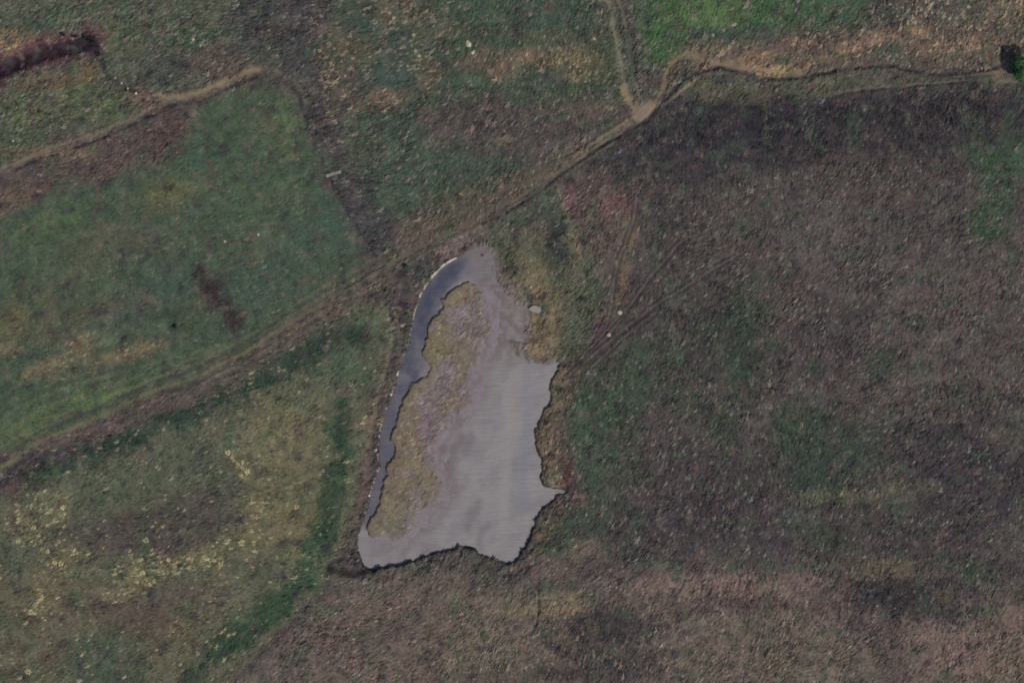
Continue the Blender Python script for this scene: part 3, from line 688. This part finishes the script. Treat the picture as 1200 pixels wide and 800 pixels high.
base = COV[ti] * np.exp((RNG.normal(0, .13, N) + .46 * clump) * (.35 + .65 * trg) + .06)[:, None]
dry = RNG.random(N) < STRAW[ti]
mix = RNG.uniform(.15, .85, N)
base[dry] += mix[dry, None] * (STRAWC[ti][dry] * GAIN * 1.05 - base[dry])
warm = RNG.normal(0, .07, N) * trg
base *= 1 + warm[:, None] * np.array([1, -.2, -.6])
size = np.clip(.70 * np.exp(RNG.normal(0, .30, N)), .4, 1.6) * np.where(dry, 1.08, 1) * np.where(tl == 1, .85, 1) * np.where(tl == 0, .88, 1) * np.where(tl == 4, .85, 1)
hgt = np.clip(size * RNG.uniform(.36, .62, N), .15, .8) * np.where(tl == 1, .6, 1) * np.where(tl == 7, .6, 1) * np.where(dry, 1.15, 1) * (.5 + .5 * trg)
R_ = 10
ang = (np.arange(R_) / R_ * 2 * math.pi)[None, :] + RNG.uniform(0, 6.28, N)[:, None] + RNG.normal(0, .16, (N, R_))
rad = np.where(np.arange(R_)[None, :] % 2 == 0, RNG.uniform(.8, 1.35, (N, R_)), RNG.uniform(.5, .85, (N, R_))) * size[:, None]
V = np.empty((N, R_ + 1, 3), np.float32)
lie = 1.15 + .9 * fbm(tx, ty, 120, 161, 2) - .75 * sst(640, 420, tx)              # lie of the growth, following the slope
ox, oy = rad * np.cos(ang) * 1.5, rad * np.sin(ang) * .85
cl, sl = np.cos(lie)[:, None], np.sin(lie)[:, None]
V[:, :R_, 0] = wx(tx)[:, None] + ox * cl - oy * sl; V[:, :R_, 1] = wy(ty)[:, None] + ox * sl + oy * cl
V[:, :R_, 2] = tz[:, None] + np.where(np.arange(R_)[None, :] % 2 == 0, RNG.uniform(.0, .7, (N, R_)) * hgt[:, None], -.06)
V[:, R_, 0] = wx(tx) + RNG.normal(0, .12, N) * size; V[:, R_, 1] = wy(ty) + RNG.normal(0, .12, N) * size; V[:, R_, 2] = tz + hgt
TRI = np.array([[i, (i + 1) % R_, R_] for i in range(R_)]).ravel()
CV = np.repeat(base[:, None, :], R_ + 1, 1) * RNG.uniform(.86, 1.14, (N, R_ + 1, 1))
CV = np.clip(CV, .004, .8)
for k, name, label, cat in [(0, 'heather', 'brown and grey heather and dead grass covering the open moor', 'heather'), (1, 'pasture_grass', 'short green grass of the large pasture', 'grass'),
        (2, 'rough_grass', 'mixed green, tan and dark tufts of the rough ground along the top', 'grass'), (3, 'bank_grass', 'green and sandy tufts above the winding ditch', 'grass'),
        (4, 'meadow_grass', 'olive and straw coloured grass of the lower left meadow', 'grass'), (5, 'shore_grass', 'dark tufts along the pond waterline', 'grass'), (7, 'marsh_grass', 'ochre marsh grass growing on the pond island', 'grass')]:
    s = tl == k; n = int(s.sum())
    if not n: continue
    L = (TRI[None, :] + (np.arange(n) * (R_ + 1))[:, None]).ravel()
    tag(obj(name, mesh_np(name, V[s].reshape(-1, 3), L, 3, MAT_TUFT, CV[s].reshape(-1, 3))), label, cat, 'stuff')

# ------------------------------------------------------------------ single things
MAT_STONE = plain_mat('pale_stone', tuple(lin((176,162,146)) * GAIN), .25, 1.6, .85, .4, .25)
MAT_ROCK = plain_mat('lichen_rock', tuple(lin((158,149,128)) * GAIN), .2, 2.0, .85, .4, .1)
MAT_DARKROCK = plain_mat('dark_rock', tuple(lin((74,70,74)) * GAIN), .2, 2.0, .8, .4, .1)
MAT_TIMBER = plain_mat('weathered_timber', tuple(lin((132,125,117)) * GAIN), .2, 4.0, .8, .2, .2)
MAT_STRAW = plain_mat('dead_grass', tuple(lin((178,166,122)) * GAIN), .25, 3.0, .8, 0, .22)
MAT_STRAW2 = plain_mat('bleached_grass', tuple(lin((172,156,126)) * GAIN), .25, 3.0, .8, 0, .22)
MAT_BARK = plain_mat('bark', (.07, .055, .045), .3, 5, .9, .4, .1)
MAT_LEAF = plain_mat('green_leaves', (.050, .120, .045), .5, .9, .6, 0, .0, .3)
MAT_LEAF2 = plain_mat('shrub_leaves', (.05, .14, .07), .4, 1.2, .6, 0, .0, .3)
MAT_LEAF3 = plain_mat('dark_heath_leaves', (.03, .036, .03), .4, 1.2, .7, 0, .2, .2)

def rock_mesh(name, mat, seed, sx, sy, sz):
    r = random.Random(seed); bm = bmesh.new()
    bmesh.ops.create_icosphere(bm, subdivisions=2, radius=1)
    for v in bm.verts:
        k = 1 + r.uniform(-.16, .16)
        if v.co.z < -.3: v.co.z = -.3
        v.co = Vector((v.co.x * sx * k, v.co.y * sy * k, v.co.z * sz * k))
    me = bpy.data.meshes.new(name); bm.to_mesh(me); bm.free(); me.materials.append(mat)
    return me

# stone revetment along the channel: each stone a part
wall_pts = [(536,302),(523,309),(515,316),(507,324.5),(499,335),(493,346.5),(488,360),(485,372),(482,386),(479,399),(475,412),(471,425),(466,440),(462,452),(459,464),(455,474),(451,483),
 (448,496),(445,508),(444,520),(443,535),(445,543),(444,551),(440,560),(436,570),(434,580),(431,592),(427,605),(422,617)]
wl = np.array(smooth_line(wall_pts, 8)); seg = np.linalg.norm(np.diff(wl, axis=0), axis=1); cum = np.concatenate([[0], np.cumsum(seg)])
wall = empty('revetment_wall', (wx(488), wy(360), 0))
tag(wall, 'thin pale stone revetment edging the slate blue channel along the dam', 'wall')
def block_mesh(seed):
    r = random.Random(seed); bm = bmesh.new()
    bmesh.ops.create_cube(bm, size=1)
    for v in bm.verts: v.co = Vector((v.co.x * 1.18, v.co.y * .8, v.co.z * 1.0)) + Vector((r.uniform(-.06, .06), r.uniform(-.08, .08), r.uniform(-.07, .07)))
    bmesh.ops.bevel(bm, geom=list(bm.edges), offset=.07, segments=1, affect='EDGES')
    me = bpy.data.meshes.new('stone'); bm.to_mesh(me); bm.free(); me.materials.append(MAT_STONE)
    return me
blocks = [block_mesh(s) for s in range(6)]
s = 0.6; rs = random.Random(8)
while s < cum[-1] * M - .6:
    p = s / M
    solid = p < 92
    x = float(np.interp(p, cum, wl[:, 0])); y = float(np.interp(p, cum, wl[:, 1]))
    x2 = float(np.interp(p + 1, cum, wl[:, 0])); y2 = float(np.interp(p + 1, cum, wl[:, 1]))
    if solid or rs.random() < .66:
        o = obj('stone', blocks[rs.randrange(6)], wall)
        o.location = (wx(x) - wx(488) + rs.uniform(-.06, .06) - .35, wy(y) - wy(360) + rs.uniform(-.06, .06), .55 + rs.uniform(-.08, .08) - (0 if solid else .05))
        o.rotation_euler = (rs.uniform(-.06, .06), rs.uniform(-.06, .06), math.atan2(-(y2 - y), x2 - x) + rs.uniform(-.08, .08))
        if not solid: k = rs.uniform(.65, 1.0); o.scale = (k, k, k)
    s += 1.2

# plank footbridge over the dark seam
bx0, by0, bx1, by1 = 382.5, 206.8, 400, 201.5
br = empty('footbridge', (wx((bx0 + bx1) / 2), wy((by0 + by1) / 2), 0), math.atan2(-(by1 - by0), bx1 - bx0))
tag(br, 'short pale weathered plank footbridge over the dark seam beside the pasture', 'bridge')
bz = max(ground_z(bx0, by0), ground_z(bx1, by1)) + .12; br.location.z = bz
def box_me(name, sx, sy, sz, mat):
    bm = bmesh.new(); bmesh.ops.create_cube(bm, size=1)
    for v in bm.verts: v.co = Vector((v.co.x * sx, v.co.y * sy, v.co.z * sz))
    bmesh.ops.bevel(bm, geom=list(bm.edges), offset=min(sx, sy, sz) * .12, segments=1, affect='EDGES')
    me = bpy.data.meshes.new(name); bm.to_mesh(me); bm.free(); me.materials.append(mat); return me
bl = math.hypot(bx1 - bx0, by1 - by0) * M
beam = box_me('beam', bl, .16, .24, MAT_TIMBER)
for sgn in (-1, 1): obj('beam', beam, br, (0, sgn * .42, 0))
plank = box_me('plank', .27, 1.25, .06, MAT_TIMBER)
nP = int(bl / .3)
for k in range(nP):
    o = obj('plank', plank, br, (-bl / 2 + (k + .5) * bl / nP, rs.uniform(-.05, .05), .152)); o.rotation_euler.z = rs.uniform(-.03, .03)

# boulders
ORD = 'leftmost second third fourth fifth sixth'.split()
def boulder(px, py, r, mat, label, seed, flat=.65, group=None, cat='boulder', name='boulder', z=None):
    me = rock_mesh(name, mat, seed, r, r * random.uniform(.7, .95), r * flat)
    o = obj(name, me, None, (wx(px), wy(py), (ground_z(px, py) if z is None else z) + r * .12)); o.rotation_euler.z = random.uniform(0, 3)
    return tag(o, label, cat, None, group)
boulder(726, 366, 1.15, MAT_ROCK, 'yellowish pale boulder at the foot of the twin wheel ruts', 1)
boulder(713, 392, .95, MAT_ROCK, 'small whitish boulder on the trampled ground below the yellowish one', 2)
boulder(549, 52, 1.45, MAT_ROCK, 'largest pale boulder of the pair in the top meadow', 3)
boulder(554, 62, .95, MAT_ROCK, 'smaller pale boulder just below the largest one in the top meadow', 4)
boulder(264, 283, .65, MAT_ROCK, 'tiny pale stone alone in the middle of the pasture', 5)
boulder(565.5, 299.5, .6, MAT_DARKROCK, 'dark rock standing in the water at the upper tip of the pond', 6, .8, z=.0)
boulder(622, 336, .75, MAT_ROCK, 'pale stone among straw coloured reeds above the pond', 7)
boulder(303, 275, .6, MAT_ROCK, 'tiny pale stone near the pasture edge facing the dark seam', 8)
boulder(227, 47, .7, MAT_ROCK, 'pale stone in the olive grass near the upper edge', 9)
boulder(16, 166, .7, MAT_ROCK, 'pale stone in the green strip above the western path', 10)
boulder(440.5, 527, .7, MAT_ROCK, 'pale stone on the dam beside the narrowing channel', 12)
for k, (a, b) in enumerate([(136, 92), (143, 98), (150, 104), (160, 110), (168, 108)]):
    boulder(a, b, random.uniform(.45, .7), MAT_STONE, 'small pale stone, %s along the brook that drops from the peat hollow' % (ORD[k] + (' from the left' if k else '')), 20 + k, group='stones along the brook')

# grass tussocks large enough to be seen one by one
def tussock_mesh(seed, mat):
    r = random.Random(seed); vs = []; fs = []
    for k in range(46):
        a = r.uniform(0, 6.283); lean = r.uniform(.1, 1.0); l_ = r.uniform(.6, 1.0); w_ = r.uniform(.07, .13); o = r.uniform(0, .25)
        ca, sa = math.cos(a), math.sin(a); b = len(vs)
        h = l_ * (1 - .75 * lean) * .8; d = l_ * lean
        for t, ww, hh in ((0, w_, 0), (.55, w_ * .9, h * .85), (1, 0.01, h * (.95 - .5 * lean))):
            x_, y_ = ca * (o + d * t), sa * (o + d * t)
            vs += [(x_ - sa * ww, y_ + ca * ww, hh), (x_ + sa * ww, y_ - ca * ww, hh)]
        fs += [(b, b + 1, b + 3, b + 2), (b + 2, b + 3, b + 5, b + 4)]
    me = bpy.data.meshes.new('grass_tussock'); me.from_pydata(vs, [], fs); me.materials.append(mat); return me
TM = [tussock_mesh(50 + k, MAT_STRAW) for k in range(4)]; TM2 = [tussock_mesh(60 + k, MAT_STRAW2) for k in range(3)]
ORD = 'leftmost second third fourth fifth sixth seventh eighth ninth tenth eleventh twelfth thirteenth fourteenth fifteenth'.split()
def in_order(pts):
    o = sorted(range(len(pts)), key=lambda k: pts[k][0])
    return [(pts[k][0], pts[k][1], ORD[n] + (' from the left' if n else '')) for n, k in enumerate(o)]
def tussock(px, py, r, label, group, ms=None):
    me = (ms or TM)[random.randrange(len(ms or TM))]
    o = obj('grass_tussock', me, None, (wx(px), wy(py), ground_z(px, py) + .05)); o.scale = (r, r, r * .8); o.rotation_euler.z = random.uniform(0, 6)
    return tag(o, label, 'tussock', None, group)
tussock(348, 593, 1.5, 'single round pale yellow tussock alone on the smooth tan meadow', 'pale tussocks of the lower meadow')
tussock(379, 551, .8, 'tiny pale tussock on the thin diagonal line across the tan meadow', 'pale tussocks of the lower meadow')
tussock(283, 635, 1.9, 'biggest pale yellow tussock at the bend of the tufted row in the lower meadow', 'pale tussocks of the lower meadow')
tussock(289, 655, 1.1, 'pale tussock just below the biggest yellow one in the lower meadow', 'pale tussocks of the lower meadow')
for g, lbl, pts in [('tussocks in the tufted row', 'pale yellow tussock, %s in the long tufted row across the lower meadow', [(167,670),(172,678),(186,668),(163,655),(205,670),(222,664),(198,655),(153,645),(172,632),(240,652),(250,655),(260,660),(176,684),(204,660),(181,681)]),
        ('tussocks by the tan meadow', 'pale yellow tussock, %s in the short cluster beside the smooth tan meadow', [(268,530),(279,543),(285,541),(290,552),(283,556),(272,536)]),
        ('tussocks at the lower left edge', 'pale tussock, %s in the loose group by the lower meadow edge', [(20,590),(38,592),(74,594),(22,633),(57,615),(57,646),(72,660),(40,617),(65,658),(76,616)]),
        ('tussocks in the corner', 'pale tussock, %s in the small patch of the bottom corner', [(46,703),(37,716),(50,699),(42,708),(34,786)])]:
    for a, b, w_ in in_order(pts): tussock(a, b, random.uniform(1.0, 1.7), lbl % w_, g)
for g, lbl, pts in [('tussocks of the top meadow', 'straw coloured tussock, %s in the speckled patch past the western path end', [(376,20),(372,30),(385,52),(392,58),(400,72),(412,80),(405,90),(395,98),(388,75),(422,72),(375,60)]),
        ('tussocks along the top edge', 'straw coloured tussock, %s in the dotted strip below the top edge', [(457,16),(462,22),(478,14),(485,42),(487,60),(491,66),(478,78),(462,28)]),
        ('tussocks left of the rutted track', 'straw coloured tussock, %s in the speckled patch beside the rutted track', [(676,78),(680,84),(672,66),(690,72),(697,46),(662,70),(686,96),(668,88)]),
        ('tussocks by the upper right corner', 'bleached tussock, %s of those scattered above the sandy bank', [(1042,6),(1056,10),(1083,16),(1110,5),(1134,9),(1130,22),(1155,18),(1163,25),(1175,32),(1147,35),(1050,20),(1120,30)]),
        ('tussocks below the green field', 'bleached tussock, %s on the dark strip below the bright green field', [(848,36),(858,30),(861,29),(825,45),(835,42)])]:
    for a, b, w_ in in_order(pts): tussock(a, b, random.uniform(.7, 1.1), lbl % w_, g, TM2)

# leafy plants
def leaf_crown(name, mat, centre, rx, rz, n, leaf, seed, lumps=9, flat=0):
    r = np.random.default_rng(seed)
    lc = r.normal(0, 1, (lumps, 3)); lc /= np.linalg.norm(lc, axis=1)[:, None]; lc *= r.uniform(.35, .72, (lumps, 1)); lr = r.uniform(.32, .5, lumps)
    k = r.integers(0, lumps, n); d = r.normal(0, 1, (n, 3)); d /= np.linalg.norm(d, axis=1)[:, None]
    p = lc[k] + d * (lr[k] * r.uniform(.55, 1.0, n) ** .5)[:, None]
    p *= np.array([rx, rx, rz]); p += np.array(centre)
    a = r.normal(0, 1, (n, 3)); a[:, 2] *= .5; a /= np.linalg.norm(a, axis=1)[:, None]
    b = np.cross(a, d + .3 * r.normal(0, 1, (n, 3))); b /= np.linalg.norm(b, axis=1)[:, None] + 1e-9
    s_ = leaf * r.uniform(.6, 1.3, (n, 1))
    V = np.stack([p - a * s_, p + b * s_ * .55, p + a * s_, p - b * s_ * .55], 1).reshape(-1, 3)
    return mesh_np(name, V, np.arange(4 * n), 4, mat)

def limb(bm, p0, p1, r0, r1, n=8):
    p0, p1 = Vector(p0), Vector(p1); z = (p1 - p0).normalized(); x = z.orthogonal().normalized(); y = z.cross(x)
    A = [bm.verts.new(p0 + r0 * (x * math.cos(i * 6.2832 / n) + y * math.sin(i * 6.2832 / n))) for i in range(n)]
    B = [bm.verts.new(p1 + r1 * (x * math.cos(i * 6.2832 / n) + y * math.sin(i * 6.2832 / n))) for i in range(n)]
    for i in range(n): bm.faces.new((A[i], A[(i + 1) % n], B[(i + 1) % n], B[i]))
    bm.faces.new(B)

def tree(px, py, h, rx, label):
    z = ground_z(px, py)
    t = empty('tree', (wx(px), wy(py), z)); tag(t, label, 'tree')
    bm = bmesh.new(); limb(bm, (0, 0, -.3), (.1, .05, h * .35), .34, .25); limb(bm, (.1, .05, h * .35), (-.05, .2, h * .75), .25, .1)
    r = random.Random(3)
    for k in range(9):
        a = k * 2.4; zz = h * r.uniform(.28, .6)
        limb(bm, (.05, .05, zz), (math.cos(a) * rx * .6, math.sin(a) * rx * .6, zz + h * .2), .13, .04, 6)
    me = bpy.data.meshes.new('trunk'); bm.to_mesh(me); bm.free(); me.materials.append(MAT_BARK); obj('trunk', me, t)
    obj('crown', leaf_crown('crown', MAT_LEAF, (0, 0, h * .6), rx * 1.08, h * .36, 12000, .27, 5, 18), t)
    return t
tree(1197, 83.5, 11.4, 5.0, 'lone bright green broadleaf tree at the end of the winding ditch, casting a dark shadow')

def shrub(px, py, r, h, mat, label, seed, group=None):
    t = empty('shrub', (wx(px), wy(py), ground_z(px, py))); tag(t, label, 'shrub', None, group)
    bm = bmesh.new(); q = random.Random(seed)
    for k in range(4): limb(bm, (0, 0, -.1), (q.uniform(-.5, .5) * r, q.uniform(-.5, .5) * r, h * .7), .05, .02, 5)
    me = bpy.data.meshes.new('stem'); bm.to_mesh(me); bm.free(); me.materials.append(MAT_BARK); obj('stem', me, t)
    obj('foliage', leaf_crown('foliage', mat, (0, 0, h * .55), r, h * .5, 420, .16, seed, 6), t)
shrub(477.5, 315.5, 1.7, 2.0, MAT_LEAF2, 'small bright green bush beside the boundary line near the top of the dam', 31)
shrub(205, 382, 1.1, .9, MAT_LEAF3, 'single dark bush below the brown patch in the pasture', 32)
for k, (a, b) in enumerate([(75, 41), (88, 43), (99, 43), (104, 46), (110, 52), (116, 64)]):
    shrub(a, b, random.uniform(1.0, 1.5), random.uniform(.9, 1.4), MAT_LEAF3, 'dark bush, %s in the row rimming the peat hollow' % (ORD[k] + (' from the left' if k else '')), 40 + k, 'bushes round the peat pool')

print('TRIS', sum(sum(len(p.vertices) - 2 for p in o.data.polygons) if len(o.data.polygons) < 3000 else len(o.data.polygons) * (len(o.data.polygons[0].vertices) - 2) for o in SC.objects if o.type == 'MESH'), 'Z', Z.min(), Z.max(), 'tufts', N)
